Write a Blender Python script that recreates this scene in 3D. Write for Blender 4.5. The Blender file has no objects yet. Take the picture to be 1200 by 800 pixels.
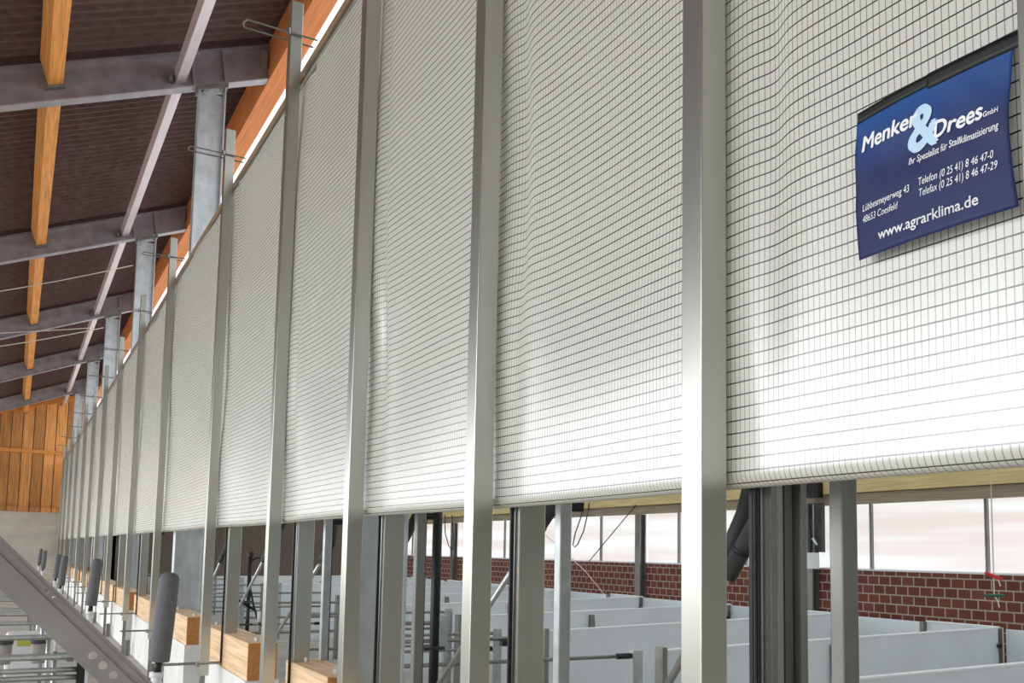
import bpy, bmesh, math, random
from mathutils import Vector, Matrix
random.seed(7)
S = bpy.context.scene
COL = S.collection

# ------------------------------------------------------------------ camera
FPX = 1050.0
PX, PY = 600.0, 551.5
def _n(v): return Vector(v).normalized()
dY = _n((17 - PX, 636 - PY, FPX))
dU = _n((835 - PX, -11000 - PY, FPX)); dU = (dU - dY * dU.dot(dY)).normalized()
dX = dU.cross(dY)
if dX.x < 0: dX = -dX
right = Vector((dX.x, dY.x, dU.x)); down = Vector((dX.y, dY.y, dU.y)); fwd = Vector((dX.z, dY.z, dU.z))
M = Matrix(((right.x, -down.x, -fwd.x, 0), (right.y, -down.y, -fwd.y, 0), (right.z, -down.z, -fwd.z, 1.6), (0, 0, 0, 1)))
cam = bpy.data.cameras.new('camera'); cam_o = bpy.data.objects.new('camera', cam); COL.objects.link(cam_o)
cam_o.matrix_world = M
cam.sensor_fit = 'HORIZONTAL'; cam.sensor_width = 36.0
cam.lens = FPX / 1200 * 36.0
cam.shift_y = (PY - 400) / 1200.0
cam.clip_start = 0.05; cam.clip_end = 300
S.camera = cam_o

# ------------------------------------------------------------------ sky, sun, exposure
w = bpy.data.worlds.new('sky'); S.world = w; w.use_nodes = True
bg = w.node_tree.nodes['Background']
bg.inputs[0].default_value = (0.93, 0.97, 1.0, 1); bg.inputs[1].default_value = 1.5
# overcast sky, brightest low on the open left side of the barn
_n = w.node_tree.nodes; _l = w.node_tree.links
_tc0 = _n.new('ShaderNodeTexCoord'); _dp = _n.new('ShaderNodeVectorMath'); _dp.operation = 'DOT_PRODUCT'; _dp.inputs[1].default_value = (-.93, .30, .20)
_mx0 = _n.new('ShaderNodeMath'); _mx0.operation = 'MAXIMUM'; _mx0.inputs[1].default_value = 0
_pw = _n.new('ShaderNodeMath'); _pw.operation = 'POWER'; _pw.inputs[1].default_value = 2.5
_ma = _n.new('ShaderNodeMath'); _ma.operation = 'MULTIPLY_ADD'; _ma.inputs[1].default_value = 3.6; _ma.inputs[2].default_value = 1.35
_l.new(_tc0.outputs['Generated'], _dp.inputs[0]); _l.new(_dp.outputs['Value'], _mx0.inputs[0]); _l.new(_mx0.outputs[0], _pw.inputs[0]); _l.new(_pw.outputs[0], _ma.inputs[0]); _l.new(_ma.outputs[0], bg.inputs[1])
S.view_settings.view_transform = 'Standard'
try: S.view_settings.look = 'None'
except Exception: pass
S.view_settings.exposure = 0.36
S.view_settings.gamma = 1.0
S.view_settings.use_curve_mapping = False

# ------------------------------------------------------------------ helpers
class MB:
    def __init__(s): s.v = []; s.f = []
    def add(s, vs, fs):
        b = len(s.v); s.v += [Vector(v) for v in vs]; s.f += [tuple(i + b for i in f) for f in fs]; return s
    def box(s, x0, x1, y0, y1, z0, z1):
        return s.add([(x0,y0,z0),(x1,y0,z0),(x1,y1,z0),(x0,y1,z0),(x0,y0,z1),(x1,y0,z1),(x1,y1,z1),(x0,y1,z1)],
                     [(0,3,2,1),(4,5,6,7),(0,1,5,4),(1,2,6,5),(2,3,7,6),(3,0,4,7)])
    def prism(s, poly, axis, a, b):
        # poly: 2D outline; axis 'x': (y,z), 'y': (x,z), 'z': (x,y)
        def P(p, t):
            return (t, p[0], p[1]) if axis == 'x' else ((p[0], t, p[1]) if axis == 'y' else (p[0], p[1], t))
        n = len(poly)
        vs = [P(p, a) for p in poly] + [P(p, b) for p in poly]
        fs = [tuple(range(n)), tuple(range(2*n-1, n-1, -1))] + [(i, i+n, (i+1) % n + n, (i+1) % n) for i in range(n)]
        return s.add(vs, fs)
    def beam(s, p, q, w_, h_, ref=(0,0,1)):
        p = Vector(p); q = Vector(q); d = (q-p).normalized(); r = Vector(ref)
        a = d.cross(r).normalized(); b = a.cross(d).normalized()
        vs = [c + a*sx*w_/2 + b*sz*h_/2 for c in (p, q) for sx, sz in ((-1,-1),(1,-1),(1,1),(-1,1))]
        return s.add(vs, [(0,1,2,3),(7,6,5,4),(0,4,5,1),(1,5,6,2),(2,6,7,3),(3,7,4,0)])
    def tube(s, pts, r, n=10, cap=True):
        pts = [Vector(p) for p in pts]; rs = r if isinstance(r, (list, tuple)) else [r]*len(pts)
        b = len(s.v); pa = None
        for i, p in enumerate(pts):
            d = (pts[min(i+1, len(pts)-1)] - pts[max(i-1, 0)]).normalized()
            if pa is None:
                a = d.cross(Vector((0,0,1)) if abs(d.z) < .9 else Vector((1,0,0))).normalized()
            else:
                a = (pa - d*pa.dot(d)).normalized()
            pa = a; c = d.cross(a)
            for k in range(n):
                t = 2*math.pi*k/n
                s.v.append(p + (a*math.cos(t) + c*math.sin(t))*rs[i])
        for i in range(len(pts)-1):
            for k in range(n):
                k2 = (k+1) % n
                s.f.append((b+i*n+k, b+i*n+k2, b+(i+1)*n+k2, b+(i+1)*n+k))
        if cap:
            s.f.append(tuple(b+k for k in range(n-1,-1,-1))); s.f.append(tuple(b+(len(pts)-1)*n+k for k in range(n)))
        return s
    def build(s, name, mat, parent=None, loc=None, bevel=0, smooth=False, fix=True):
        me = bpy.data.meshes.new(name)
        o = bpy.data.objects.new(name, me); COL.objects.link(o)
        off = Vector((0,0,0))
        if parent is not None: o.parent = parent; off = Vector(parent.get('_base', (0,0,0)))
        elif loc is not None: off = Vector(loc); o.location = off
        me.from_pydata([tuple(v - off) for v in s.v], [], s.f)
        if fix:
            bm = bmesh.new(); bm.from_mesh(me); bmesh.ops.recalc_face_normals(bm, faces=bm.faces)
            if bevel: bmesh.ops.bevel(bm, geom=list(bm.edges), offset=bevel, segments=2, affect='EDGES', profile=.5)
            bm.to_mesh(me); bm.free()
        if smooth:
            for p in me.polygons: p.use_smooth = True
        me.materials.append(mat)
        o['_base'] = tuple(off)
        return o

def tag(o, label, cat, group=None):
    o['label'] = label; o['category'] = cat
    if group: o['group'] = group
    return o
def thing(name, loc, label, cat, group=None):
    o = bpy.data.objects.new(name, None); COL.objects.link(o); o.location = loc
    o.empty_display_size = .1; o['_base'] = tuple(loc)
    return tag(o, label, cat, group)
def struct(o): o['kind'] = 'structure'; return o
def dup(root, dloc, label):
    r = root.copy(); COL.objects.link(r); r.location = Vector(root.location) + Vector(dloc); r['label'] = label
    for ch in [c for c in root.children]:
        c = ch.copy(); COL.objects.link(c); c.parent = r
        for g in [k for k in ch.children]:
            d = g.copy(); COL.objects.link(d); d.parent = c
    return r

# ------------------------------------------------------------------ materials
def mat(name, col, rough=.6, metal=0, noise=None, bump=0, coat=0):
    m = bpy.data.materials.new(name); m.use_nodes = True; nt = m.node_tree; p = nt.nodes['Principled BSDF']
    p.inputs['Base Color'].default_value = (*col, 1); p.inputs['Roughness'].default_value = rough; p.inputs['Metallic'].default_value = metal
    if coat: p.inputs['Coat Weight'].default_value = coat
    if noise:
        sc, amt, stretch = noise
        tc = nt.nodes.new('ShaderNodeTexCoord'); mp = nt.nodes.new('ShaderNodeMapping'); mp.inputs['Scale'].default_value = stretch
        no = nt.nodes.new('ShaderNodeTexNoise'); no.inputs['Scale'].default_value = sc; no.inputs['Detail'].default_value = 5
        rp = nt.nodes.new('ShaderNodeMapRange'); rp.inputs[1].default_value = .3; rp.inputs[2].default_value = .7
        rp.inputs[3].default_value = 1-amt; rp.inputs[4].default_value = 1+amt*.6
        mx = nt.nodes.new('ShaderNodeVectorMath'); mx.operation = 'SCALE'; mx.inputs[0].default_value = col
        nt.links.new(tc.outputs['Object'], mp.inputs[0]); nt.links.new(mp.outputs[0], no.inputs['Vector'])
        nt.links.new(no.outputs['Fac'], rp.inputs[0]); nt.links.new(rp.outputs[0], mx.inputs['Scale'])
        nt.links.new(mx.outputs[0], p.inputs['Base Color'])
        if bump:
            b = nt.nodes.new('ShaderNodeBump'); b.inputs['Strength'].default_value = bump; b.inputs['Distance'].default_value = .01
            nt.links.new(no.outputs['Fac'], b.inputs['Height']); nt.links.new(b.outputs[0], p.inputs['Normal'])
    return m
ALU = mat('brushed_aluminium', (.55,.55,.50), .30, .85, (3, .14, (1,1,.25)))
GALV = mat('galvanised_steel', (.52,.54,.54), .38, .75, (14, .16, (1,1,1)))
GALVD = mat('dull_galvanised_steel', (.27,.27,.25), .45, .6, (9, .2, (1,1,.4)))
COLM = mat('spangled_column_steel', (.68,.73,.76), .40, .5, (10, .16, (1,1,.6)))
COLG = mat('rafter_steel', (.42,.38,.40), .5, .6, (5, .2, (1,1,1)))
BAR = mat('purlin_bar_steel', (.80,.68,.70), .45, .5, (7, .1, (1,.2,1)))
BRACE = mat('weathered_zinc_brace', (.40,.385,.37), .55, .3, (5, .16, (1,1,1)), .05)
WOOD = mat('orange_roof_timber', (.95,.38,.09), .65, 0, (6, .3, (6,.25,6)), .1)
EAVEW = mat('orange_eave_timber', (.92,.30,.09), .65, 0, (6, .18, (6,.25,6)), .1)
ENDG = mat('orange_end_grain', (.60,.25,.07), .75, 0, (20, .2, (1,1,1)))
BLOCK = mat('pale_pine_block', (.88,.60,.36), .7, 0, (5, .28, (5,.3,9)), .1)
CLAD = None
YEL = mat('yellow_pine_beam', (.80,.62,.30), .65, 0, (4, .2, (4,.4,10)))
PLANK = mat('weathered_plank', (.40,.32,.23), .75, 0, (5, .25, (4,.3,12)))
RAILW = mat('brown_top_rail', (.50,.34,.22), .7, 0, (6, .3, (6,.3,6)))
BLACK = mat('black_rubber', (.008,.009,.010), .5)
DARKG = mat('dark_grey_hose', (.05,.055,.055), .55, 0, (12, .2, (1,1,1)))
FOAM = mat('grey_foam_sleeve', (.17,.17,.18), .9, 0, (60, .1, (1,1,1)), .3)
WHITE = mat('white_plastic', (.86,.88,.90), .45)
PEN = mat('white_pen_panel', (.78,.82,.86), .5, 0, (1.5, .05, (1,1,1)))
PENEDGE = mat('panel_top_edge', (.93,.95,.96), .4)
CONC = mat('pale_concrete', (.50,.48,.43), .85, 0, (3, .2, (1,1,1)), .15)
WALLC = mat('white_painted_wall', (.88,.86,.82), .8, 0, (4, .08, (1,1,1)))
SHEET = mat('brown_fibre_cement_sheet', (.15,.088,.082), .85, 0, (9, .25, (1,1,1)))
INNERW = mat('brown_inner_boards', (.17,.13,.10), .8, 0, (3, .3, (10,1,.4)))
BUCK = mat('grey_plastic_bucket', (.36,.34,.33), .5)
RED = mat('red_plastic', (.60,.02,.02), .4)
GRN = mat('green_plastic', (.01,.12,.07), .4)
CORD = mat('pale_cord', (.75,.72,.62), .8)
GROUND = mat('outside_gravel', (.62,.60,.55), .9, 0, (6, .2, (1,1,1)))
BLUEB = None

def cladding_mat():
    m = mat('orange_board_cladding', (.92,.42,.13), .7, 0, (4, .35, (7,7,.35)), .1)
    nt = m.node_tree; p = nt.nodes['Principled BSDF']; src = p.inputs['Base Color'].links[0].from_socket
    tc = nt.nodes.new('ShaderNodeTexCoord'); sx = nt.nodes.new('ShaderNodeSeparateXYZ'); nt.links.new(tc.outputs['Object'], sx.inputs[0])
    fl = nt.nodes.new('ShaderNodeMath'); fl.operation = 'MULTIPLY'; fl.inputs[1].default_value = 1/.40; nt.links.new(sx.outputs[0], fl.inputs[0])
    f2 = nt.nodes.new('ShaderNodeMath'); f2.operation = 'FLOOR'; nt.links.new(fl.outputs[0], f2.inputs[0])
    wn = nt.nodes.new('ShaderNodeTexWhiteNoise'); wn.noise_dimensions = '1D'; nt.links.new(f2.outputs[0], wn.inputs['W'])
    mr = nt.nodes.new('ShaderNodeMapRange'); mr.inputs[3].default_value = .65; mr.inputs[4].default_value = 1.25; nt.links.new(wn.outputs['Value'], mr.inputs[0])
    sc = nt.nodes.new('ShaderNodeVectorMath'); sc.operation = 'SCALE'; nt.links.new(src, sc.inputs[0]); nt.links.new(mr.outputs[0], sc.inputs['Scale'])
    fr = nt.nodes.new('ShaderNodeMath'); fr.operation = 'FRACT'; nt.links.new(fl.outputs[0], fr.inputs[0])
    gt = nt.nodes.new('ShaderNodeMath'); gt.operation = 'LESS_THAN'; gt.inputs[1].default_value = .09; nt.links.new(fr.outputs[0], gt.inputs[0])
    jm = nt.nodes.new('ShaderNodeMix'); jm.data_type = 'RGBA'; jm.inputs[7].default_value = (.16,.06,.02,1)
    nt.links.new(gt.outputs[0], jm.inputs[0]); nt.links.new(sc.outputs[0], jm.inputs[6]); nt.links.new(jm.outputs[2], p.inputs['Base Color'])
    return m
CLAD = cladding_mat()

def brick_mat():
    m = bpy.data.materials.new('red_brick_masonry'); m.use_nodes = True; nt = m.node_tree; p = nt.nodes['Principled BSDF']
    tc = nt.nodes.new('ShaderNodeTexCoord'); sx = nt.nodes.new('ShaderNodeSeparateXYZ'); cx = nt.nodes.new('ShaderNodeCombineXYZ')
    nt.links.new(tc.outputs['Object'], sx.inputs[0]); nt.links.new(sx.outputs[1], cx.inputs[0]); nt.links.new(sx.outputs[2], cx.inputs[1])
    b = nt.nodes.new('ShaderNodeTexBrick'); nt.links.new(cx.outputs[0], b.inputs['Vector'])
    b.inputs['Scale'].default_value = 1; b.inputs['Brick Width'].default_value = .182; b.inputs['Row Height'].default_value = .126
    b.inputs['Mortar Size'].default_value = .009; b.inputs['Mortar Smooth'].default_value = .1
    b.inputs['Color1'].default_value = (.15,.036,.024,1); b.inputs['Color2'].default_value = (.20,.055,.035,1); b.inputs['Mortar'].default_value = (.42,.36,.30,1)
    nt.links.new(b.outputs['Color'], p.inputs['Base Color']); p.inputs['Roughness'].default_value = .85
    return m
BRICK = brick_mat()

def translucent_mat(name, col, t, gloss=.0):
    m = bpy.data.materials.new(name); m.use_nodes = True; nt = m.node_tree; nt.nodes.clear()
    out = nt.nodes.new('ShaderNodeOutputMaterial'); d = nt.nodes.new('ShaderNodeBsdfDiffuse'); tr = nt.nodes.new('ShaderNodeBsdfTranslucent')
    mx = nt.nodes.new('ShaderNodeMixShader'); mx.inputs[0].default_value = t
    d.inputs[0].default_value = (*col,1); tr.inputs[0].default_value = (*col,1)
    nt.links.new(d.outputs[0], mx.inputs[1]); nt.links.new(tr.outputs[0], mx.inputs[2])
    last = mx.outputs[0]
    if gloss:
        g = nt.nodes.new('ShaderNodeBsdfGlossy'); g.inputs['Roughness'].default_value = .27; m2 = nt.nodes.new('ShaderNodeMixShader'); m2.inputs[0].default_value = gloss
        nt.links.new(last, m2.inputs[1]); nt.links.new(g.outputs[0], m2.inputs[2]); last = m2.outputs[0]
    nt.links.new(last, out.inputs[0])
    return m, nt, d, tr
WIN, _wnt, _wd, _wt = translucent_mat('translucent_window_sheet', (.97,.95,.94), .8)
# faint wavy double-wall band across the sheet
_tc = _wnt.nodes.new('ShaderNodeTexCoord'); _mp = _wnt.nodes.new('ShaderNodeMapping'); _mp.inputs['Scale'].default_value = (1,.12,2.6)
_no = _wnt.nodes.new('ShaderNodeTexNoise'); _no.inputs['Scale'].default_value = 1.6; _no.inputs['Detail'].default_value = 2
_cr = _wnt.nodes.new('ShaderNodeMix'); _cr.data_type = 'RGBA'; _cr.inputs[6].default_value = (.93,.87,.85,1); _cr.inputs[7].default_value = (1,1,1,1)
_mr = _wnt.nodes.new('ShaderNodeMapRange'); _mr.inputs[1].default_value = .35; _mr.inputs[2].default_value = .6
_wnt.links.new(_tc.outputs['Object'], _mp.inputs[0]); _wnt.links.new(_mp.outputs[0], _no.inputs['Vector']); _wnt.links.new(_no.outputs['Fac'], _mr.inputs[0])
_wnt.links.new(_mr.outputs[0], _cr.inputs[0]); _wnt.links.new(_cr.outputs[2], _wd.inputs[0]); _wnt.links.new(_cr.outputs[2], _wt.inputs[0])

def curtain_mat():
    m, nt, d, tr = translucent_mat('gridded_curtain_fabric', (.9,.9,.88), .22, .22)
    uv = nt.nodes.new('ShaderNodeUVMap'); uv.uv_map = 'UVMap'; sx = nt.nodes.new('ShaderNodeSeparateXYZ'); nt.links.new(uv.outputs[0], sx.inputs[0])
    def line(sock, pitch, width):
        a = nt.nodes.new('ShaderNodeMath'); a.operation = 'DIVIDE'; a.inputs[1].default_value = pitch; nt.links.new(sock, a.inputs[0])
        f = nt.nodes.new('ShaderNodeMath'); f.operation = 'FRACT'; nt.links.new(a.outputs[0], f.inputs[0])
        l = nt.nodes.new('ShaderNodeMath'); l.operation = 'LESS_THAN'; l.inputs[1].default_value = width/pitch; nt.links.new(f.outputs[0], l.inputs[0])
        return l.outputs[0]
    vl = line(sx.outputs[0], .0155, .0023); hl = line(sx.outputs[1], .031, .0034)
    m1 = nt.nodes.new('ShaderNodeMix'); m1.data_type = 'RGBA'; m1.inputs[6].default_value = (.90,.90,.82,1); m1.inputs[7].default_value = (.46,.34,.32,1); nt.links.new(vl, m1.inputs[0])
    m2 = nt.nodes.new('ShaderNodeMix'); m2.data_type = 'RGBA'; m2.inputs[7].default_value = (.03,.055,.045,1); nt.links.new(hl, m2.inputs[0]); nt.links.new(m1.outputs[2], m2.inputs[6])
    nt.links.new(m2.outputs[2], d.inputs[0]); nt.links.new(m2.outputs[2], tr.inputs[0])
    return m
CURT = curtain_mat()

# ------------------------------------------------------------------ setting
Y_END = 41.0
SL = .393                                   # roof slope dz/dx (rises towards the curtain side)
def roofz(x): return 7.165 + SL * x         # underside of the sheets
# floor
struct(MB().box(-6.9, 10.75, -14.3, 41.3, -.15, 0).build('floor', CONC))
struct(MB().box(-90, 90, -70, 130, -.4, -.16).build('ground', GROUND))
# corrugated roof sheets
def roof():
    pitch = .177; n = int((46+14)/pitch*8); mb = MB(); x0, x1 = -6.8, 2.85
    for i in range(n+1):
        y = -14 + i*pitch/8; a = (.0, .0, .030, .058, .062, .062, .062, .050)[i % 8]
        for x, t in ((x0,0),(x1,0),(x1,.012),(x0,.012)):
            mb.v.append(Vector((x, y, roofz(x) + .004 + a + t)))
    for i in range(n):
        b = i*4
        for k in range(4): mb.f.append((b+k, b+(k+1)%4, b+4+(k+1)%4, b+4+k))
    return mb.build('ceiling', SHEET, smooth=False, fix=False)
struct(roof())
# far gable end: concrete base, timber cladding, rails
struct(MB().box(-6.8, 2.8, -14.3, -14.05, 0, 6).build('wall_front_light_block', INNERW))  # unseen wall behind the camera, added to darken camera-facing post sides
struct(MB().box(-6.8, 2.45, Y_END, Y_END+.25, 0, 2.86).build('wall_back', mat('light_rendered_wall', (.74,.71,.63), .85, 0, (1.2, .14, (1,1,2)))))
gz = lambda x: 7.05 + .30*x
struct(MB().prism([(-6.8,3.04),(2.6,3.04),(2.6,gz(2.6)),(-6.8,gz(-6.8))], 'y', Y_END+.05, Y_END+.2).build('wall_gable', CLAD))
struct(MB().box(-6.8, 1.52, Y_END-.12, Y_END+.12, 2.86, 3.06).build('trim_1', CLAD))
struct(MB().box(-6.8, 1.60, Y_END-.08, Y_END+.1, 5.24, 5.38).build('trim_2', WOOD))
struct(MB().prism([(-6.8,gz(-6.8)-.06),(2.6,gz(2.6)-.06),(2.6,gz(2.6)+.14),(-6.8,gz(-6.8)+.14)], 'y', Y_END-.12, Y_END+.2).build('trim_3', WOOD))
# neighbouring pen hall
struct(MB().box(10.5, 10.75, -2, 27.2, 0, 1.45).build('wall_right', BRICK))
ROOFT = translucent_mat('sky_dimming_roof_sheet', (.9,.92,.92), .6)[0]
struct(MB().prism([(10.9,2.95),(10.9,2.965),(2.2,4.70),(2.2,4.685)], 'y', -2, 27.2).build('ceiling_sky_dimmer', ROOFT))  # unseen roof, added translucent to dim skylight on pens and curtain back
struct(MB().box(2.3, 10.75, -2.2, -2.0, 0, 4.6).build('wall_hall_light_block', CONC))  # unseen wall, added to keep daylight off the columns; the hall runs on
struct(MB().box(2.30, 2.45, 27.0, 41.0, 0, 4.6).build('wall_side', INNERW))
struct(MB().box(2.2, 10.5, 27.0, 27.2, 0, 2.9).build('wall_inner', INNERW))
ys = []
cb = [1.2, 5.4, 9.6, 13.8, 18.0, 22.1, 26.3]
k = 1
for a, b in zip(cb[:-1], cb[1:]):
    e = [a, a+(b-a)*.36, a+(b-a)*.77, b]
    for y0, y1 in zip(e[:-1], e[1:]):
        o = MB().box(10.60, 10.612, y0+.02, y1-.02, 1.46, 2.39).build('window_%d' % k, WIN); struct(o); k += 1
    for y in e[1:3]: ys.append(y)
struct(MB().box(10.52, 10.72, -2, 27, 1.45, 1.475).build('trim_4', WHITE))
hall_col = None
for i, y in enumerate(cb):
    mb = MB(); mb.box(10.36,10.38,y-.08,y+.08,0,2.38).box(10.48,10.5,y-.08,y+.08,0,2.38).box(10.38,10.48,y-.006,y+.006,0,2.38)
    o = mb.build('hall_column', GALVD, loc=(10.43,y,0))
    tag(o, ['galvanised column on the brick wall, beyond the right frame edge','galvanised column on brick wall just right of the wide grooved upright','galvanised column on brick wall beside the dark switch cabinet','galvanised column on the brick wall, left of the big bright post','galvanised column on brick wall hidden behind the rubber-edged inner post','thin galvanised column on distant brick wall beside black standpipe','galvanised column at far end of the brick wall'][i], 'column', 'columns along the brick wall')
for i, y in enumerate(ys):
    o = MB().box(10.55,10.598,y-.018,y+.018,1.475,2.39).build('window_mullion', GALVD, loc=(10.57,y,1.475))
    struct(o)
tag(MB().box(10.36,10.56,-2,27,2.545,2.95).build('eave_beam', YEL, bevel=.006), 'long yellow pine beam running above the bright window band', 'beam')
tag(MB().box(10.40,10.58,-2,27,2.39,2.54).build('weathered_plank', PLANK, bevel=.004), 'long weathered brown plank under the yellow beam, above the windows', 'plank')

# ------------------------------------------------------------------ roof frame
RY = [4.9, 11.3, 17.65, 24.2, 30.6, 37.3]
wherec = ['nearest the camera, behind the curtain', 'in front of the orange eave purlin, top left', 'second visible down the row', 'third visible down the row', 'fourth visible down the row', 'last in the row, touching the timber gable']
def ibeam_x(y, x0, x1):     # I-beam lying along the slope
    mb = MB(); z = lambda x: 6.63 + SL*x
    def slab(dz0, dz1, hw): mb.prism([(x0,z(x0)+dz0),(x1,z(x1)+dz0),(x1,z(x1)+dz1),(x0,z(x0)+dz1)], 'y', y-hw, y+hw)
    slab(0, .022, .085); slab(.445, .467, .085); slab(.022, .445, .006)
    return mb
rafter0 = column0 = None
for i, y in enumerate(RY):
    if i == 0:
        r = thing('rafter', (1.9, y, 7.0), '', 'beam', 'steel rafters under the roof')
        ibeam_x(y, -6.7, 2.5).build('i_beam', COLG, r)
        for xs in (1.60, 1.97):
            for sgn in (-1, 1):
                MB().prism([(xs-.008,6.652+SL*xs),(xs+.008,6.652+SL*xs),(xs-.055,7.07+SL*xs),(xs-.07,7.07+SL*xs)], 'y', y+sgn*.008, y+sgn*.08).build('stiffener', COLG, r)
        MB().box(2.40,2.46,y-.10,y-.03,7.75,7.95).build('purlin_bracket', GALV, r)
        rafter0 = r
        c = thing('steel_column', (1.82, y, 0), '', 'column', 'main steel columns behind the curtain')
        mb = MB(); x0, x1 = 1.66, 1.98
        zt = 6.60
        mb.box(x0,x0+.014,y-.085,y+.085,0,zt+SL*x0+.01).box(x1-.014,x1,y-.085,y+.085,0,zt+SL*x1-.005).box(x0+.014,x1-.014,y-.005,y+.005,0,zt+SL*x0)
        mb.build('i_column', COLM, c)
        MB().prism([(x0-.02,zt+SL*x0-.03),(x1+.02,zt+SL*x1-.03),(x1+.02,zt+SL*x1+.03),(x0-.02,zt+SL*x0+.03)], 'y', y-.1, y+.1).build('head_plate', GALVD, c)
        for bx in (x0+.06, x1-.06):
            MB().tube([(bx,y-.05,zt+SL*bx-.07),(bx,y-.05,zt+SL*bx+.0)], .014, 6).build('bolt', GALV, c)
        MB().box(x0-.04,x1+.04,y-.12,y+.12,0,.02).build('base_plate', GALVD, c)
        column0 = c
    else:
        r = dup(rafter0, (0, y-RY[0], 0), ''); c = dup(column0, (0, y-RY[0], 0), '')
    r['label'] = ['sloping steel rafter nearest the camera, above the frame', 'sloping steel rafter crossing the top left, nearest visible', 'sloping steel rafter, second visible under the dark roof', 'sloping steel rafter, third visible under the dark roof', 'sloping steel rafter, fourth visible, behind the tie wires', 'farthest sloping steel rafter, just before the timber gable'][i]
    c['label'] = 'grey galvanised I-section column, ' + wherec[i]
# purlins between the rafters, sheets rest on them
edges = [-6] + RY + [Y_END-.05]
for i, (a, b) in enumerate(zip(edges[:-1], edges[1:])):
    if i == 0: continue
    nm = ['', 'passing out of the frame at the top', 'between the nearest two visible rafters', 'between the second and third visible rafters', 'between the third and fourth visible rafters', 'in the last bay before the gable', 'running past the last rafter into the timber gable'][i]
    t = thing('timber_purlin', (.1, a, 6.82), 'orange timber purlin ' + nm, 'beam', 'orange purlins between the rafters')
    MB().prism([(.015,6.825),(.165,6.884),(.050,7.165),(-.085,7.112)], 'y', a+.09, b-.09).build('timber', WOOD, t)
    MB().prism([(-.005,6.785),(.185,6.86),(.17,6.885),(.015,6.822)], 'y', b-.10, b-.014).build('angle_cleat', GALVD, t)
    t = thing('purlin_bar', (1.44, a, 7.27), 'pinkish galvanised bar ' + nm, 'bar', 'galvanised bars between the rafters')
    MB().prism([(1.385,7.262),(1.50,7.307),(1.461,7.405),(1.346,7.360)], 'y', a+.012, b-.012).build('channel', BAR, t)
    MB().box(1.30,1.34,b-.12,b-.014,7.25,7.36).build('angle_cleat', GALVD, t)
o = MB().prism([(2.50,7.60),(2.75,7.62),(2.75,roofz(2.75)),(2.50,roofz(2.5))], 'y', -6, 45).build('eave_purlin', EAVEW, loc=(2.6,0,7.6))
tag(o, 'long bright orange timber eave purlin beside the white daylight slot', 'beam')
# tie wires
def wire(name, pts, r, m, label, cat, group=None):
    o = MB().tube(pts, r, 6).build(name, m, loc=pts[0], smooth=True); return tag(o, label, cat, group)
def sag(p, q, s, n=8):
    p = Vector(p); q = Vector(q); return [tuple(p.lerp(q, t/n) + Vector((0,0,-s*4*(t/n)*(1-t/n)))) for t in range(n+1)]
wire('tie_wire', sag((-3.2,23.2,5.35),(1.60,24.0,6.95),.10), .012, CORD, 'pale tie wire under the third visible rafter, upper one with turnbuckle', 'wire', 'tie wires across the roof space')
wire('tie_wire', sag((-3.2,16.9,4.90),(1.58,17.4,6.70),.10), .008, CORD, 'thin pale wire drooping left below the second visible rafter', 'wire', 'tie wires across the roof space')
wire('tie_wire', sag((-3.2,22.6,5.75),(1.30,24.0,6.90),.03), .010, CORD, 'pale tie wire meeting the turnbuckle wire from the upper left', 'wire', 'tie wires across the roof space')

# ------------------------------------------------------------------ curtain
PY_ = [.775, 1.642, 2.857, 4.233, 5.792, 7.948, 11.196, 14.06, 17.148, 20.1, 23.0, 26.1, 29.26, 32.3, 35.2, 38.0]
def gs(t): return math.exp(-t*t)
def disp(y, z):
    d = disp0(y, z)
    d = -.014 + .006*math.log(1+math.exp((d+.014)/.006))      # the posts keep the fabric from coming further forward
    return min(.042, d)
def disp0(y, z):
    k = min(1, max(0, (z-1.95)/.7))
    d = 0
    for i, p in enumerate(PY_):
        if abs(y-p) < 1.0:
            r = random.Random(i*13+5); a = r.uniform(.7,1.2); sh = r.uniform(-.02,.03); lean = r.uniform(-.03,.03)
            d += a*.026*gs((y-p+.120+sh-lean*(z-2.5))/.052) * k
            d -= a*.014*gs((y-p+.225+sh*1.5-lean*(z-2.5))/.07) * k * (.6+.4*math.sin(z*2.3+i))
            d += .016*gs((y-p-.14+lean*(z-2.5))/.05)*k*(.5+.5*math.sin(z*1.7+i*2))
    d += k*(.012*math.sin(z*1.9+y*.9) + .008*math.sin(y*4.3+z*1.6) + .008*math.sin(y*2.3-z*3.6))
    return d
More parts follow.
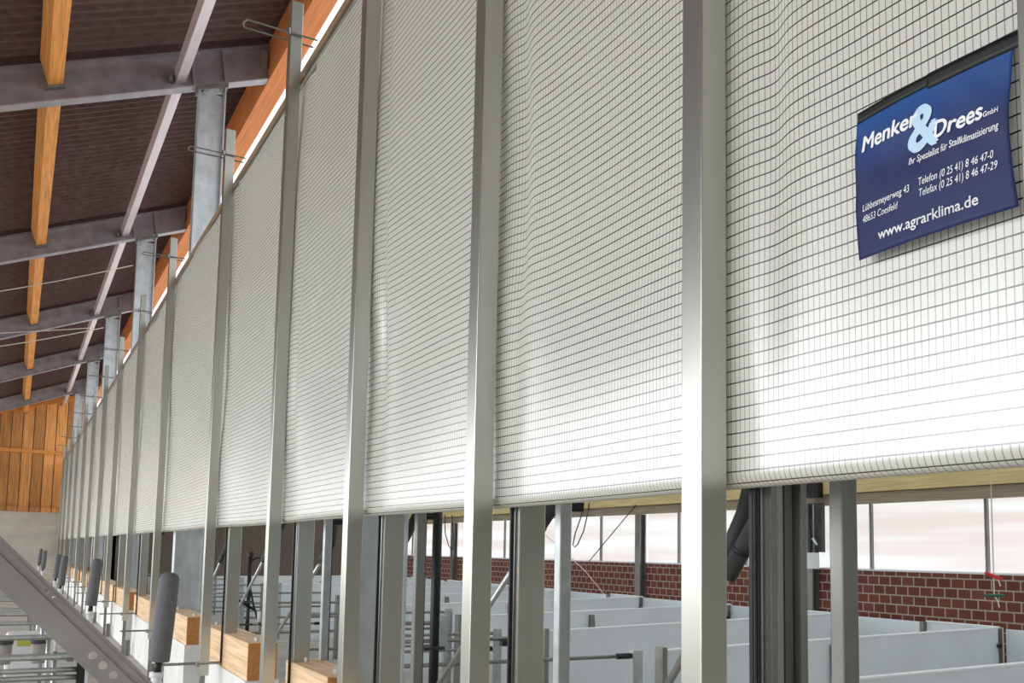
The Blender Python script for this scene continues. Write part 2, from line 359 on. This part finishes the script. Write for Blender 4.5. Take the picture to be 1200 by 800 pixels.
def curtain():
    y = -4.0; ysn = []
    while y < 40.9:
        ysn.append(y); y += .1 if y < .3 else .012 if y < 3.2 else (.025 if y < 8 else .07)
    prof = []          # (x, z, s)
    r = .035; xc, zc = 1.520+r, 1.766+r
    n = 14
    # rolled bottom: from behind, underneath, to the front tangent
    for k in range(n+1):
        t = math.radians(-70 + k*(250)/n)        # angle measured so that 180 = front
        prof.append((xc + r*math.cos(-t), zc + r*math.sin(-t), r*math.radians(k*250/n)))
    s0 = prof[-1][2]; z = zc
    while z < 4.76:
        st = .035 if z < 3 else .06
        z = min(4.76, z+st); prof.append((1.520, z, s0 + z - zc))
    verts = []; uvs = []
    for y in ysn:
        for x, z, s in prof:
            dd = disp(y, z) if z > zc else 0
            verts.append((x + dd + .004*math.sin(y*3), y, z + .004*math.sin(y*1.7))); uvs.append((y, s))
    m = len(prof); faces = [(i*m+j, (i+1)*m+j, (i+1)*m+j+1, i*m+j+1) for i in range(len(ysn)-1) for j in range(m-1)]
    base = Vector((1.52, 0, 1.766))
    root = thing('wind_curtain', base, 'long white curtain fabric with green and red grid lines, hung along the posts', 'curtain')
    me = bpy.data.meshes.new('fabric'); me.from_pydata([tuple(Vector(v)-base) for v in verts], [], faces)
    uvl = me.uv_layers.new(name='UVMap')
    for p in me.polygons:
        p.use_smooth = True
        for li in p.loop_indices: uvl.data[li].uv = uvs[me.loops[li].vertex_index]
    me.materials.append(CURT); o = bpy.data.objects.new('fabric', me); COL.objects.link(o); o.parent = root
    MB().tube([(xc,-4,zc),(xc,40.9,zc)], .028, 14).build('roller_tube', GALV, root, smooth=True)
    MB().box(1.515,1.532,-4,40.9,4.745,4.785).build('hem_strip', ALU, root)
curtain()
tag(MB().box(1.56,1.64,-4,40.9,4.79,4.94).build('head_rail', RAILW, loc=(1.64,0,4.78)), 'long brown timber rail along the top of the curtain, under the daylight slot', 'rail')

# ------------------------------------------------------------------ outer posts
names = ['partly beyond the right frame edge, beside the blue banner', 'widest and nearest, left of the blue banner', 'second in size, left of the widest one', 'third in size, top out of the frame', 'rising before the daylight slot, clamp at head', 'whose foot stands beside the two pale timber blocks', 'passing just left of the big foam-padded handle', 'sixth down the row past the widest one', 'seventh down the row past the widest one', 'eighth down the row past the widest one', 'ninth down the row past the widest one', 'tenth down the row past the widest one', 'eleventh down the row, slender in the distance', 'twelfth down the row, slender in the distance', 'thirteenth down the row, a sliver near the gable', 'farthest in the row, a sliver beside the gable']
P0 = None
for i, y in enumerate(PY_):
    if i == 0:
        P0 = thing('curtain_post', (1.46, y, 0), '', 'post', 'bright posts in front of the curtain')
        MB().box(1.42,1.50,y,y+.075,.52,5.30).build('profile', ALU, P0, bevel=.003)
        MB().box(1.435,1.475,y+.02,y+.06,0,.54).build('foot', GALVD, P0)
        MB().box(1.43,1.49,y+.01,y+.065,5.295,5.306).build('end_cap', GALVD, P0)
        for z in (.62, 5.06):
            m_ = MB(); yy = y-.012; y2 = y+.087
            for yk in (yy, y2): m_.tube([(1.13,yk,z),(1.60,yk,z)], .006, 6)
            m_.tube([(1.13,yy,z),(1.115,(yy+y2)/2,z),(1.13,y2,z)], .006, 6)
            m_.tube([(1.40,yy-.012,z-.02),(1.40,yy-.012,z+.02)], .014, 8)
            m_.build('clamp', GALVD, P0)
        o = P0
    else: o = dup(P0, (0, y-PY_[0], 0), '')
    o['label'] = 'bright aluminium curtain post ' + names[i]
# ------------------------------------------------------------------ low wall and timber sills
seg = [(.6,2.1),(2.35,3.5),(3.9,4.75),(5.06,5.95),(7.05,8.9),(9.82,11.15),(11.45,14.5),(15.3,17.5),(17.85,20.9),(21.4,24.05),(24.4,27.0),(27.8,30.4),(30.8,33.4),(33.9,37.1),(37.6,40.8)]
sl = ['under the widest bright post, below the frame','below the frame behind the second bright post','behind the third bright post, mostly below the frame','at the lower middle, inner post standing on it','pale with dark end grain, right of the slender post foot','with orange end grain beside the foam-padded handle','hidden partly behind the foam-padded handle','with orange end left of the foam handle','small and distant, second left of the foam handle','small and distant, third left of the foam handle','small and distant, fourth left of the foam handle','fifth left of the foam handle, tiny orange patch','sixth left of the foam handle, tiny orange patch','tiny, near the gable','tiny, touching the gable']
for i, (a, b) in enumerate(seg):
    t = thing('timber_sill', (1.72, a, .585), 'stubby pine sill block on low wall, ' + sl[i], 'timber block', 'pine sill blocks on the low wall')
    MB().box(1.61,1.84,a,b,.585,.872).build('timber', BLOCK, t, bevel=.006)
    MB().box(1.614,1.836,a-.005,a+.0,.589,.868).build('end_grain', ENDG, t)['label'] = 'orange end grain'
    for yy in (a+.12, b-.15):
        MB().tube([(1.70,yy,.872),(1.70,yy,.90)], .016, 6).build('bolt', GALV, t)
    struct(MB().box(1.60,1.86,a,b,0,.585).build('wall_low', WALLC, loc=(1.73,a,0)))
# short stubs beside the low wall
for i, y in enumerate(PY_[5:10]):
    tag(MB().box(1.50,1.56,y+.2,y+.26,0,.22).build('stub_post', GALVD, loc=(1.53,y+.23,0)), 'short grey steel stub at the low wall base ' + ['beside the slender post foot','right beside the foam handle shaft','just left of the foam handle','further left, half hidden by the brace','farthest left behind the brace'][i], 'stub', 'stubs at the foot of the low wall')

# ------------------------------------------------------------------ inner posts, rubber strips, tubes, struts
IP = None
inn = [None, 'grooved and stained, right of the widest bright post', 'wide grey, right of the second bright post', 'grey, right of the dark green column', 'standing on the lower-middle pine block', 'standing on the pale pine block with dark end', 'beside the foam-padded handle', 'distant, left of the foam handle', 'distant, second left of foam handle', 'distant, third left of foam handle', 'distant, fourth left of foam handle', 'distant, fifth left of foam handle', 'distant, sixth left of foam handle']
for i, y in enumerate(PY_[:13]):
    if i in (0, 6): continue
    zb = .87
    t = thing('inner_post', (1.67, y, zb), 'inner guide post ' + inn[i], 'post', 'inner posts behind the curtain')
    if i == 1:
        mb = MB(); mb.box(1.645,1.651,y,y+.06,zb,4.6).box(1.762,1.768,y,y+.06,zb,4.6).box(1.651,1.762,y+.054,y+.06,zb,4.6).box(1.651,1.665,y,y+.005,zb,4.6).box(1.748,1.762,y,y+.005,zb,4.6)
        mb.build('channel', GALVD, t)
        MB().box(1.685,1.715,y+.030,y+.052,zb,4.6).build('rail_web', ALU, t)
        MB().box(1.722,1.748,y+.030,y+.05,zb,4.6).build('rust_strip', GALVD, t)
        MB().box(1.610,1.632,y+.03,y+.042,.3,4.6).build('rubber_seal', BLACK, t)
        for q in (0, 1): MB().box(1.612+q*.010,1.617+q*.010,y+.024,y+.03,.3,4.6).build('seal_rib', DARKG, t)
        MB().box(1.633,1.640,y+.024,y+.04,.3,4.6).build('edge_strip', ALU, t)
    else:
        MB().box(1.612,1.722,y,y+.05,zb,4.6).build('profile', ALU if i > 1 else GALVD, t, bevel=.004)
        MB().box(1.594,1.6085,y+.034,y+.044,.60,4.6).build('rubber_seal', BLACK, t)
tb = [None, 'square tube, dark-sided, standing clear before the brick wall', 'round-edged tube in the middle beside black edging', 'brownish tube between grey inner post and black pipe', 'white-edged tube standing on lower-middle pine block', 'distant tube beside the pale pine block','distant tube right of the foam handle','distant tube left of the foam handle']
for i, y in enumerate(PY_[:8]):
    if i in (0, 5, 6): continue
    xo = .115 if i == 1 else .0
    t = thing('guide_tube', (1.81+xo, y, .87 if i > 1 else 0), 'galvanised ' + tb[i], 'post', 'guide tubes behind the inner posts')
    MB().box(1.795+xo,1.845+xo+(.01 if i == 1 else 0),y+.01,y+.055,0 if i < 4 else .872,4.6).build('tube', GALV if i not in (1, 3) else GALVD, t, bevel=.005)
    if i != 1:
        MB().box(1.81,1.93,y+.06,y+.10,1.765,1.80).build('bracket', BLACK, t)
        MB().box(1.848,1.860,y+.04,y+.05,0 if i < 4 else .872,4.6).build('seal', BLACK, t)
# telescopic struts in the plane behind the guide tubes
struts = [(2.60,1.08,1.96,1.90,'right of the widest bright post'), (4.55,.84,3.36,1.79,'middle, behind the rubber-edged post'), (6.1,.85,4.82,1.84,'left of the brownish tube'), (7.95,.83,6.45,1.64,'left of the lower-middle inner post'), (9.9,.75,7.9,1.80,'behind the pale pine block'), (11.9,.65,9.9,1.78,'behind the slender post')]
for i, (ya, za, yb, zb, where) in enumerate(struts):
    A = Vector((2.05,ya,za)); B = Vector((2.05,yb,zb)); Mi = A.lerp(B, [.56,.90,.62,.86,.7,.7][i])
    t = thing('telescopic_strut', A, 'slanting strut with thin steel rod and thick dark sleeve, ' + where, 'strut', 'slanting struts behind the curtain posts')
    MB().tube([A, A.lerp(B,.8)], .014, 10).build('rod', GALV, t, smooth=True)
    slv = MB().tube([Mi, B, B+Vector((0,-.06,.25))], .030, 12).build('sleeve', DARKG, t, smooth=True)
    MB().tube([Mi+(B-Mi)*.22, Mi+(B-Mi)*.25], .033, 12).build('collar', BLACK, slv, smooth=True)
    if i == 0:
        MB().tube([(2.10,2.33,1.58),(2.10,2.27,1.66),(2.10,2.22,1.74),(2.10,2.19,1.82),(2.10,2.185,2.0),(2.10,2.185,2.3)], .028, 12).build('hose', DARKG, t, smooth=True)
# black standpipes
def standpipe(x, y, ztop, label, loops):
    t = thing('standpipe', (x,y,0), label, 'pipe', 'black standpipes behind the curtain')
    MB().tube([(x,y,0),(x,y,ztop)], .03 if ztop > 2 else .022, 12).build('pipe', BLACK, t, smooth=True)
    for z in (.75,1.0):
        MB().box(x-.09,x+.05,y-.05,y-.035,z,z+.02).build('pipe_clip', DARKG, t)
    if loops:
        MB().tube([(x,y,ztop),(x,y,ztop+.05)], .035, 10).build('cap', BLACK, t)
        pts = [(x+.02,y,ztop-.12)]
        for k_ in range(9):
            a = math.pi*k_/8; pts.append((x+.09-.085*math.cos(a), y, ztop-.10+.09*math.sin(a)))
        pts += [(x+.22,y,ztop-.30),(x+.24,y,ztop-.5),(x+.26,y,ztop-.62)]
        hs = MB().tube(pts, .011, 8).build('hose', BLACK, t, smooth=True)
        MB().tube([(x,y,ztop-.28),(x+.05,y,ztop-.5),(x+.12,y,ztop-.72),(x+.2,y,ztop-.8)], .011, 8).build('hose', BLACK, t, smooth=True)
        MB().tube([(x+.06,y-.02,ztop-.58),(x-.14,y-.02,ztop-.46),(x-.17,y-.02,ztop-.2)], .016, 8).build('valve', BLACK, t, smooth=True)
        MB().tube([(x+.12,y-.02,ztop-.60),(x+.12,y-.02,ztop-.72)], .02, 8).build('nipple', WHITE, hs, smooth=True)
standpipe(2.30, 5.12, 2.4, 'thick black vertical pipe right of the brownish tube', False)
standpipe(2.30, 10.15, 1.50, 'thin black standpipe with looping hoses and white nipple', True)

# ------------------------------------------------------------------ pens
pens = [(1.75,1.98),(3.66,4.0),(5.30,5.95),(6.97,8.13),(8.76,10.12),(10.8,12.25),(12.9,14.5),(15.2,16.8),(17.5,19.1),(19.8,21.4),(22.1,23.7)]
pl = ['below the frame, nearest the camera','lowest in view at the right, cut by the frame bottom','ending at the corner post under the green handle','behind the grooved upright, third from the right','with the steel stiffener left of the big bright post','whose far corner meets the brick wall left of the widest post','seen behind the black-edged tube','distant, beyond the black standpipe','more distant, beyond the black standpipe','second last, near the brown end wall','last, against the brown end wall']
for i, (ya, yb) in enumerate(pens):
    t = thing('pen_partition', (6.7, (ya+yb)/2, 0), 'white plastic pen partition ' + pl[i], 'partition', 'white pen partitions')
    f_ = lambda x: ya + (yb-ya)*(x-4.25)/5.0
    def pb(x0, x1, o0, o1, z0, z1): return MB().prism([(x0,f_(x0)+o0),(x1,f_(x1)+o0),(x1,f_(x1)+o1),(x0,f_(x0)+o1)], 'z', z0, z1)
    pb(4.25,9.24,0,.05,.06,.90).build('panel', PEN, t)
    pb(4.25,9.24,-.004,.054,.90,.912).build('top_cap', PENEDGE, t)
    MB().prism([(6.25,.86),(6.31,.86),(6.40,.0),(6.25,.0)], 'y', f_(6.3)-.05, f_(6.3)-.008).build('stiffener', GALVD, t)
    MB().box(4.20,4.245,ya-.02,ya+.07,0,.93).build('end_post', GALVD, t)
for i, (a, b) in enumerate(zip([q[1] for q in pens[:-1]], [q[1] for q in pens[1:]])):
    t = thing('pen_back_panel', (9.34, a, 0), 'white rear pen panel along the brick wall, ' + ['beyond the right frame edge','right corner by the red and green handles','long one behind the square tube','behind the grooved upright','left of the grooved upright','left of the widest bright post','behind the black-edged tube','farther along the brick wall','distant, left of the second bright post','near the brown end wall'][i], 'pen panel', 'white rear pen panels')
    MB().box(9.318,9.35,a+.005,a+(b-a)*.42,.06,.905).build('gate_panel', PEN, t)
    MB().box(9.30,9.34,a+(b-a)*.42+.05,b-.05,.06,.895).build('panel', PEN, t)
    for yy in (a+(b-a)*.42, a+.0): po = MB().box(9.26,9.315,yy+.0,yy+.05,0,.90).build('post', GALVD, t)
    MB().tube([(9.25,a+.05,.72),(9.20,a-.05,.72)], .02, 8).build('latch', BLACK, po)
    MB().box(9.30,9.37,a+.06,a+(b-a)*.42,.905,.915).build('top_cap', PENEDGE, t)
# fronts: tube gates with rails, between the curtain and the pens
gates = [(5.6,2.2,4.15,(1.12,1.0,.84)),(7.4,2.6,3.9,(.86,.72)),(8.9,2.5,4.1,(.95,.78,.6)),(10.8,2.4,4.1,(.95,.78,.6)),(13.2,2.4,4.1,(.95,.75,.5)),(16.0,2.4,4.1,(.95,.75,.5)),(19.0,2.4,4.1,(.95,.75,.5)),(22.0,2.4,4.1,(.95,.75,.5))]
for i, (y, x0, x1, zs) in enumerate(gates):
    t = thing('tube_gate', ((x0+x1)/2, y, 0), 'steel tube gate in front of the white pens, ' + ['nearest, black clamp at right end','second nearest, low rails','behind the slender bright posts, third','fourth, behind the black looped hoses','fifth, behind the pale pine block','sixth, small rails','seventh, small rails','farthest small rails'][i], 'gate', 'tube gates in front of the pens')
    for j, z in enumerate(zs):
        xe = x1 if not (i == 0 and j < 2) else (2.56 if j == 0 else 3.15)
        MB().tube([(x0,y,z),(xe,y,z)], .014, 8).build('rail', GALVD, t, smooth=True)
        if i == 0 and j == 0: MB().box(2.54,2.60,y-.03,y+.01,.96,1.17).build('clamp_plate', GALV, t)
        if i == 0 and j == 1: MB().box(3.02,3.22,y-.03,y+.01,.95,.985).build('clamp_plate', BLACK, t)
    MB().box(x1-.0,x1+.09,y-.03,y+.03,0,max(.88,min(zs)+.04) if i == 0 else zs[0]+.04).build('end_post', GALV, t)
    MB().box(x0-.05,x0,y-.03,y+.03,0,zs[0]+.04).build('end_post', GALV, t)
    MB().tube([(x1-.13,y,zs[-1]),(x1+.01,y,zs[-1])], .022, 8).build('clamp', BLACK, t)
# switch cabinet recess on the far wall
t = thing('switch_cabinet', (10.3, 9.75, 1.4), 'dark cabinet with cables and white box, between grooved upright and square tube', 'cabinet')
MB().box(10.28,10.355,9.27,9.53,1.70,2.42).build('back_board', DARKG, t)
MB().box(10.20,10.28,9.30,9.53,1.455,1.69).build('junction_box', WHITE, t, bevel=.01)
MB().tube([(10.26,9.47,2.40),(10.24,9.46,2.1),(10.24,9.42,1.9),(10.24,9.44,1.68)], .014, 8).build('cable', BLACK, t, smooth=True)
cb2 = MB().tube([(10.25,9.36,2.3),(10.22,9.27,2.05),(10.22,9.23,1.88),(10.22,9.27,1.78),(10.22,9.36,1.84)], .010, 8).build('cable', DARKG, t, smooth=True)
MB().tube([(10.22,9.38,1.90),(10.22,9.30,1.80)], .018, 8).build('plug', WHITE, cb2, smooth=True)
MB().tube([(10.24,9.38,1.68),(10.24,9.38,2.4)], .009, 8).build('conduit', GALV, t, smooth=True)
MB().box(10.25,10.355,9.30,9.52,2.50,2.72).build('black_bracket', BLACK, t)
# pull cord with red and green handles
t = thing('pull_cord', (7.0, 4.5, 1.24), 'pale hanging cord with red and green handles in front of brick wall', 'cord')
MB().tube([(7,4.53,3.73),(7,4.53,1.34)], .005, 6).build('cord', CORD, t)
rh = MB().tube([(7,4.60,1.515),(7,4.46,1.465)], .014, 8).build('red_handle', RED, t)
MB().tube([(7,4.61,1.33),(7,4.45,1.335)], .013, 8).build('green_handle', GRN, t)
MB().tube([(7,4.53,1.49),(7,4.49,1.46),(7,4.475,1.41)], .005, 6).build('cord_tail', CORD, rh)
MB().tube([(7,4.53,1.33),(7,4.50,1.29),(7,4.49,1.24)], .005, 6).build('cord_tail', CORD, t)
wire('hanging_cable', [(10.345,15.64,2.66),(10.345,15.73,2.388),(10.345,15.95,2.03),(10.345,16.03,1.79),(10.345,15.96,1.75),(10.345,15.85,1.80),(10.345,15.63,2.083),(10.345,15.476,2.469),(10.345,15.449,2.66)], .013, DARKG, 'dark cable loop hanging before the window right of the black-edged tube', 'cable', 'hanging cable loops')
wire('hanging_cable', [(10.345,22.561,2.60),(10.345,22.5,2.1),(10.345,22.25,1.75),(10.345,22.0,1.65),(10.345,21.92,1.78),(10.345,22.063,2.389),(10.345,22.1,2.6)], .014, DARKG, 'thin dark cable loop hanging before the window left of the second bright post', 'cable', 'hanging cable loops')
wire('stay_wire', [(10.35,15.42,1.46),(10.35,13.84,2.56)], .010, DARKG, 'dark slanting stay wire crossing the window between bright posts', 'wire')
wire('stay_wire', [(10.36,18.0,2.38),(10.345,16.3,1.617),(10.345,15.576,1.272),(10.40,14.6,.60)], .008, CORD, 'pale slanting wire crossing the brick wall down to the pens', 'wire')

# ------------------------------------------------------------------ blue banner
def banner_mat():
    m = bpy.data.materials.new('blue_printed_vinyl'); m.use_nodes = True; nt = m.node_tree; p = nt.nodes['Principled BSDF']
    tc = nt.nodes.new('ShaderNodeTexCoord'); sx = nt.nodes.new('ShaderNodeSeparateXYZ'); nt.links.new(tc.outputs['Object'], sx.inputs[0])
    no = nt.nodes.new('ShaderNodeTexNoise'); no.inputs['Scale'].default_value = 5; nt.links.new(tc.outputs['Object'], no.inputs['Vector'])
    ad = nt.nodes.new('ShaderNodeMath'); ad.operation = 'MULTIPLY_ADD'; ad.inputs[1].default_value = .06; nt.links.new(no.outputs['Fac'], ad.inputs[0]); nt.links.new(sx.outputs[2], ad.inputs[2])
    mr = nt.nodes.new('ShaderNodeMapRange'); mr.inputs[1].default_value = .20; mr.inputs[2].default_value = .32; nt.links.new(ad.outputs[0], mr.inputs[0])
    mx = nt.nodes.new('ShaderNodeMix'); mx.data_type = 'RGBA'; mx.inputs[6].default_value = (.012,.020,.105,1); mx.inputs[7].default_value = (.008,.075,.30,1)
    nt.links.new(mr.outputs[0], mx.inputs[0]); nt.links.new(mx.outputs[2], p.inputs['Base Color']); p.inputs['Roughness'].default_value = .55
    return m
BLUEB = banner_mat()
TXTW = mat('white_print', (.92,.93,.95), .5); TXTB = mat('pale_blue_print', (.55,.76,.95), .5)
def bx(y, z):      # banner surface in front of the curtain, slightly bowed
    u = (1.238 - y)/.34
    wr = .0018*math.sin(38*z + 14*u + 2*math.sin(9*u)) * max(0, min(1, (z-2.30)/.05)) * max(0, min(1, (2.50-z)/.05))
    return 1.478 + .012*(2*u-1)**2*(1 if u < .5 else .6) + wr
banner = thing('banner', (1.48, 1.07, 2.215), 'dark blue printed company banner with white lettering, fixed on the curtain', 'banner')
def bsheet(name, m, y0, y1, zlo, zhi, off=0, n=40, k=30, edge=None):
    mb = MB()
    for i in range(n+1):
        y = y0 + (y1-y0)*i/n
        for j in range(k+1):
            z = zlo + (zhi-zlo)*j/k
            yy = y + (0 if not edge else edge(i/n, j/k))
            mb.v.append(Vector((bx(yy, z)-off, yy, z)))
    for i in range(n):
        for j in range(k): mb.f.append((i*(k+1)+j, (i+1)*(k+1)+j, (i+1)*(k+1)+j+1, i*(k+1)+j+1))
    o = mb.build(name, m, banner, smooth=True, fix=False)
    md = o.modifiers.new('th', 'SOLIDIFY'); md.thickness = .0015
    return o
bow = lambda u, v: (1-u)*.008*math.sin(math.pi*v) + u*.012*math.sin(math.pi*min(1, v*1.0))
bsheet('sheet', BLUEB, 1.236, .896, 2.215, 2.512, edge=bow)
bsheet('black_tape', BLACK, 1.232, 1.06, 2.506, 2.528, .002, k=3)
bsheet('black_tape', BLACK, 1.06, .872, 2.500, 2.530, .002, k=3)
def btext(s, yl, yr, z, cap, m=TXTW, bold=0, shear=0, nm='lettering'):
    cu = bpy.data.curves.new(nm, 'FONT'); cu.body = s; cu.shear = shear; cu.resolution_u = 4
    to = bpy.data.objects.new(nm, cu); COL.objects.link(to)
    dg = bpy.context.evaluated_depsgraph_get(); me = bpy.data.meshes.new_from_object(to.evaluated_get(dg))
    bpy.data.objects.remove(to)
    bm = bmesh.new(); bm.from_mesh(me)
    xs = [v.co.x for v in bm.verts]; x0, x1 = min(xs), max(xs)
    sx_ = (yl-yr)/(x1-x0); sz = cap/.70
    base = Vector(banner['_base'])
    if bold:
        geo = list(bm.verts) + list(bm.edges) + list(bm.faces)
        for sh, sv in ((bold*1.6, 0), (bold*.8, bold*.7), (bold*.8, -bold*.7)):
            r_ = bmesh.ops.duplicate(bm, geom=geo)
            for v in [g for g in r_['geom'] if isinstance(g, bmesh.types.BMVert)]: v.co.x += sh; v.co.y += sv
    bmesh.ops.subdivide_edges(bm, edges=[e for e in bm.edges if e.calc_length()*sx_ > .012], cuts=2)
    for v in bm.verts:
        y = yl - (v.co.x-x0)*sx_; zz = z + v.co.y*sz
        v.co = Vector((bx(y, zz) - .0026, y, zz)) - base
    bm.to_mesh(me); bm.free(); me.materials.clear(); me.materials.append(m)
    o = bpy.data.objects.new(nm, me); COL.objects.link(o); o.parent = banner
    return o
btext('Menken', 1.222, 1.083, 2.440, .031, bold=.035, shear=.18)
btext('&', 1.107, 1.046, 2.390, .083, TXTB, bold=.05, shear=.1, nm='ampersand')
btext('Drees', 1.050, .953, 2.397, .031, bold=.035, shear=.18)
btext('GmbH', .951, .924, 2.397, .0095, bold=.02, shear=.15)
btext('Ihr Spezialist f\u00fcr Stallklimatisierung', 1.105, .924, 2.366, .0135, bold=.015, shear=.18)
btext('L\u00fcbbesmeyerweg 43', 1.222, 1.104, 2.313, .0145, shear=.15)
btext('48653 Coesfeld', 1.222, 1.132, 2.289, .0145, shear=.15)
btext('Telefon (0 25 41) 8 46 47-0', 1.083, .936, 2.317, .015, shear=.15)
btext('Telefax (0 25 41) 8 46 47-29', 1.083, .929, 2.295, .015, shear=.15)
btext('www.agrarklima.de', 1.182, .966, 2.241, .021, bold=.02)

# ------------------------------------------------------------------ corridor side: foam handles
def foam(y, x, zc_, label, h=.43, tilt=.03, two=False):
    t = thing('padded_handle', (x,y,0), label, 'padded handle', 'foam-padded handles along the corridor')
    zb, zt = zc_-h/2, zc_+h/2; X0 = x; X1 = x+tilt
    P = lambda k_: (X0+(X1-X0)*k_, y, zb+(zt-zb)*k_)
    MB().tube([P(0),P(.01),P(.5),P(.93),P(.98),P(1.0)], [.047,.050,.050,.048,.038,.018], 20).build('foam_sleeve', FOAM, t, smooth=True)
    MB().tube([(X0-.006,y,zb-.055),P(.02)], .018, 12).build('neck', BLACK, t, smooth=True)
    MB().tube([(X0-.02,y,0),(X0-.006,y,zb-.05)], .026, 12).build('shaft', WHITE, t, smooth=True)
    MB().tube([(X0-.008,y,zb-.075),(X0-.007,y,zb-.052)], .034, 12).build('ferrule', WHITE, t, smooth=True)
    return t
foam(4.70, .650, 1.255, 'big grey foam-padded handle, nearest the camera, beside the pine blocks')
foam(9.15, .650, 1.255, 'second grey foam-padded handle, about half the apparent size of the nearest')
foam(14.8, .635, 1.21, 'third grey foam-padded handle, left of the second one')
foam(17.2, .65, 1.22, 'fourth foam-padded handle, leaning against the third in view', h=.40)
foam(24.6, .64, 1.21, 'far foam-padded handle, right one of the distant pair', h=.45)
foam(29.0, .65, 1.23, 'farthest foam-padded handle, left one of the distant pair', h=.45)

# ------------------------------------------------------------------ diagonal brace (foreground, left)
def brace():
    y = 3.0
    d = Vector((1,0,-1.01)).normalized(); nrm = Vector((1.01,0,1)).normalized()
    top = Vector((-.037, y, 1.620))                     # a point on the upper edge
    a0 = -1.75; a1 = 2.2
    base = top + d*.3
    t = thing('diagonal_brace', base, 'grey steel channel brace slanting across the lower left corner, with round holes', 'brace')
    # web plate with holes as a filled 2D curve in (s, h)
    cu = bpy.data.curves.new('web', 'CURVE'); cu.dimensions = '2D'; cu.fill_mode = 'BOTH'; cu.extrude = .004
    def poly(pts):
        sp = cu.splines.new('POLY'); sp.points.add(len(pts)-1); sp.use_cyclic_u = True
        for i, p in enumerate(pts): sp.points[i].co = (p[0], p[1], 0, 1)
    W = .102
    poly([(a0,-W),(a1,-W),(a1,0),(a0,0)])
    for s_ in (.436,.478,.521):
        poly([(s_+.0125*math.cos(q*math.pi/10), -.061+.0125*math.sin(q*math.pi/10)) for q in range(20)])
    for s_ in (.205,.231):
        poly([(s_+.005*math.cos(q*math.pi/5), -.020+.0035*math.sin(q*math.pi/5)) for q in range(10)])
    co = bpy.data.objects.new('web', cu); COL.objects.link(co)
    dg = bpy.context.evaluated_depsgraph_get(); me = bpy.data.meshes.new_from_object(co.evaluated_get(dg)); bpy.data.objects.remove(co)
    for v in me.vertices:
        p = top + d*v.co.x + nrm*v.co.y + Vector((0, v.co.z, 0)); v.co = p - base
    me.materials.clear(); me.materials.append(BRACE); o = bpy.data.objects.new('web', me); COL.objects.link(o); o.parent = t
    def strip(nm, h0, h1, y0, y1):
        vs = []
        for s_ in (a0, a1):
            for h, yy in ((h0,y0),(h1,y0),(h1,y1),(h0,y1)):
                p = top + d*s_ + nrm*h; vs.append((p.x, yy, p.z))
        MB().add(vs, [(0,1,2,3),(7,6,5,4),(0,4,5,1),(1,5,6,2),(2,6,7,3),(3,7,4,0)]).build(nm, BRACE, t)
    strip('flange', -.006, 0.0, y-.0, y+.03)
    strip('flange', -W, -W+.006, y-.0, y+.03)
    strip('rib', -.041, -.037, y-.012, y-.003)
    strip('rib', -.016, -.012, y-.008, y-.003)
brace()
# ------------------------------------------------------------------ rail gates and small things, lower left
lg = [(8.1,(.70,.60,.54)),(9.6,(.72,.55)),(11.6,(.80,.70,.55)),(13.6,(.85,.72)),(15.6,(.9,.8,.6)),(18.2,(.9,.7)),(21.0,(.9,.6)),(25.0,(.9,.6))]
for i, (y, zs) in enumerate(lg):
    t = thing('tube_barrier', (-1.2, y, 0), 'galvanised tube barrier left of the corridor, ' + ['nearest, lowest in the picture','second nearest','just before the two buckets','just beyond the two buckets','fifth in the row','sixth in the row','seventh in the row','farthest in the row'][i], 'barrier', 'tube barriers at the lower left')
    for z in zs: MB().tube([(-3.2,y,z),(.52,y,z)], .022, 10).build('rail', GALV, t, smooth=True)
    for x in (-3.2,-1.4,.34): MB().tube([(x,y+.04,0),(x,y+.04,zs[0]+.04)], .020, 10).build('upright', GALV, t, smooth=True)
    MB().box(.50,.56,y-.03,y+.03,zs[-1]-.06,zs[0]+.03).build('clamp', BLACK if i == 0 else GALVD, t)
for i, x in enumerate((-.03, .315)):
    t = thing('bucket', (x,11.46,.25), 'round grey bucket hanging on the barrier, ' + ('at the left frame edge' if i == 0 else 'right one under the brace'), 'bucket', 'grey buckets at the lower left')
    MB().tube([(x,11.46,.27),(x,11.46,.29),(x,11.46,.50)], [.066,.074,.082], 20).build('pail', BUCK, t, smooth=True)
    MB().tube([(x,11.46,.49),(x,11.46,.52)], .090, 20).build('rim', DARKG, t, smooth=True)
    MB().tube([(x,11.46,.5),(x,11.50,.545),(x,11.575,.55)], .008, 6).build('hook', DARKG, t)
t = thing('feed_sack', (.15,12.4,0), 'white sack with yellow-green print between the two buckets', 'sack')
sk = MB().box(-.02,.50,12.3,12.5,.0,.54).build('bag', WHITE, t, bevel=.04)
MB().box(.10,.30,12.285,12.299,.38,.47).build('print', mat('yellow_green_print', (.55,.55,.10), .6), sk)
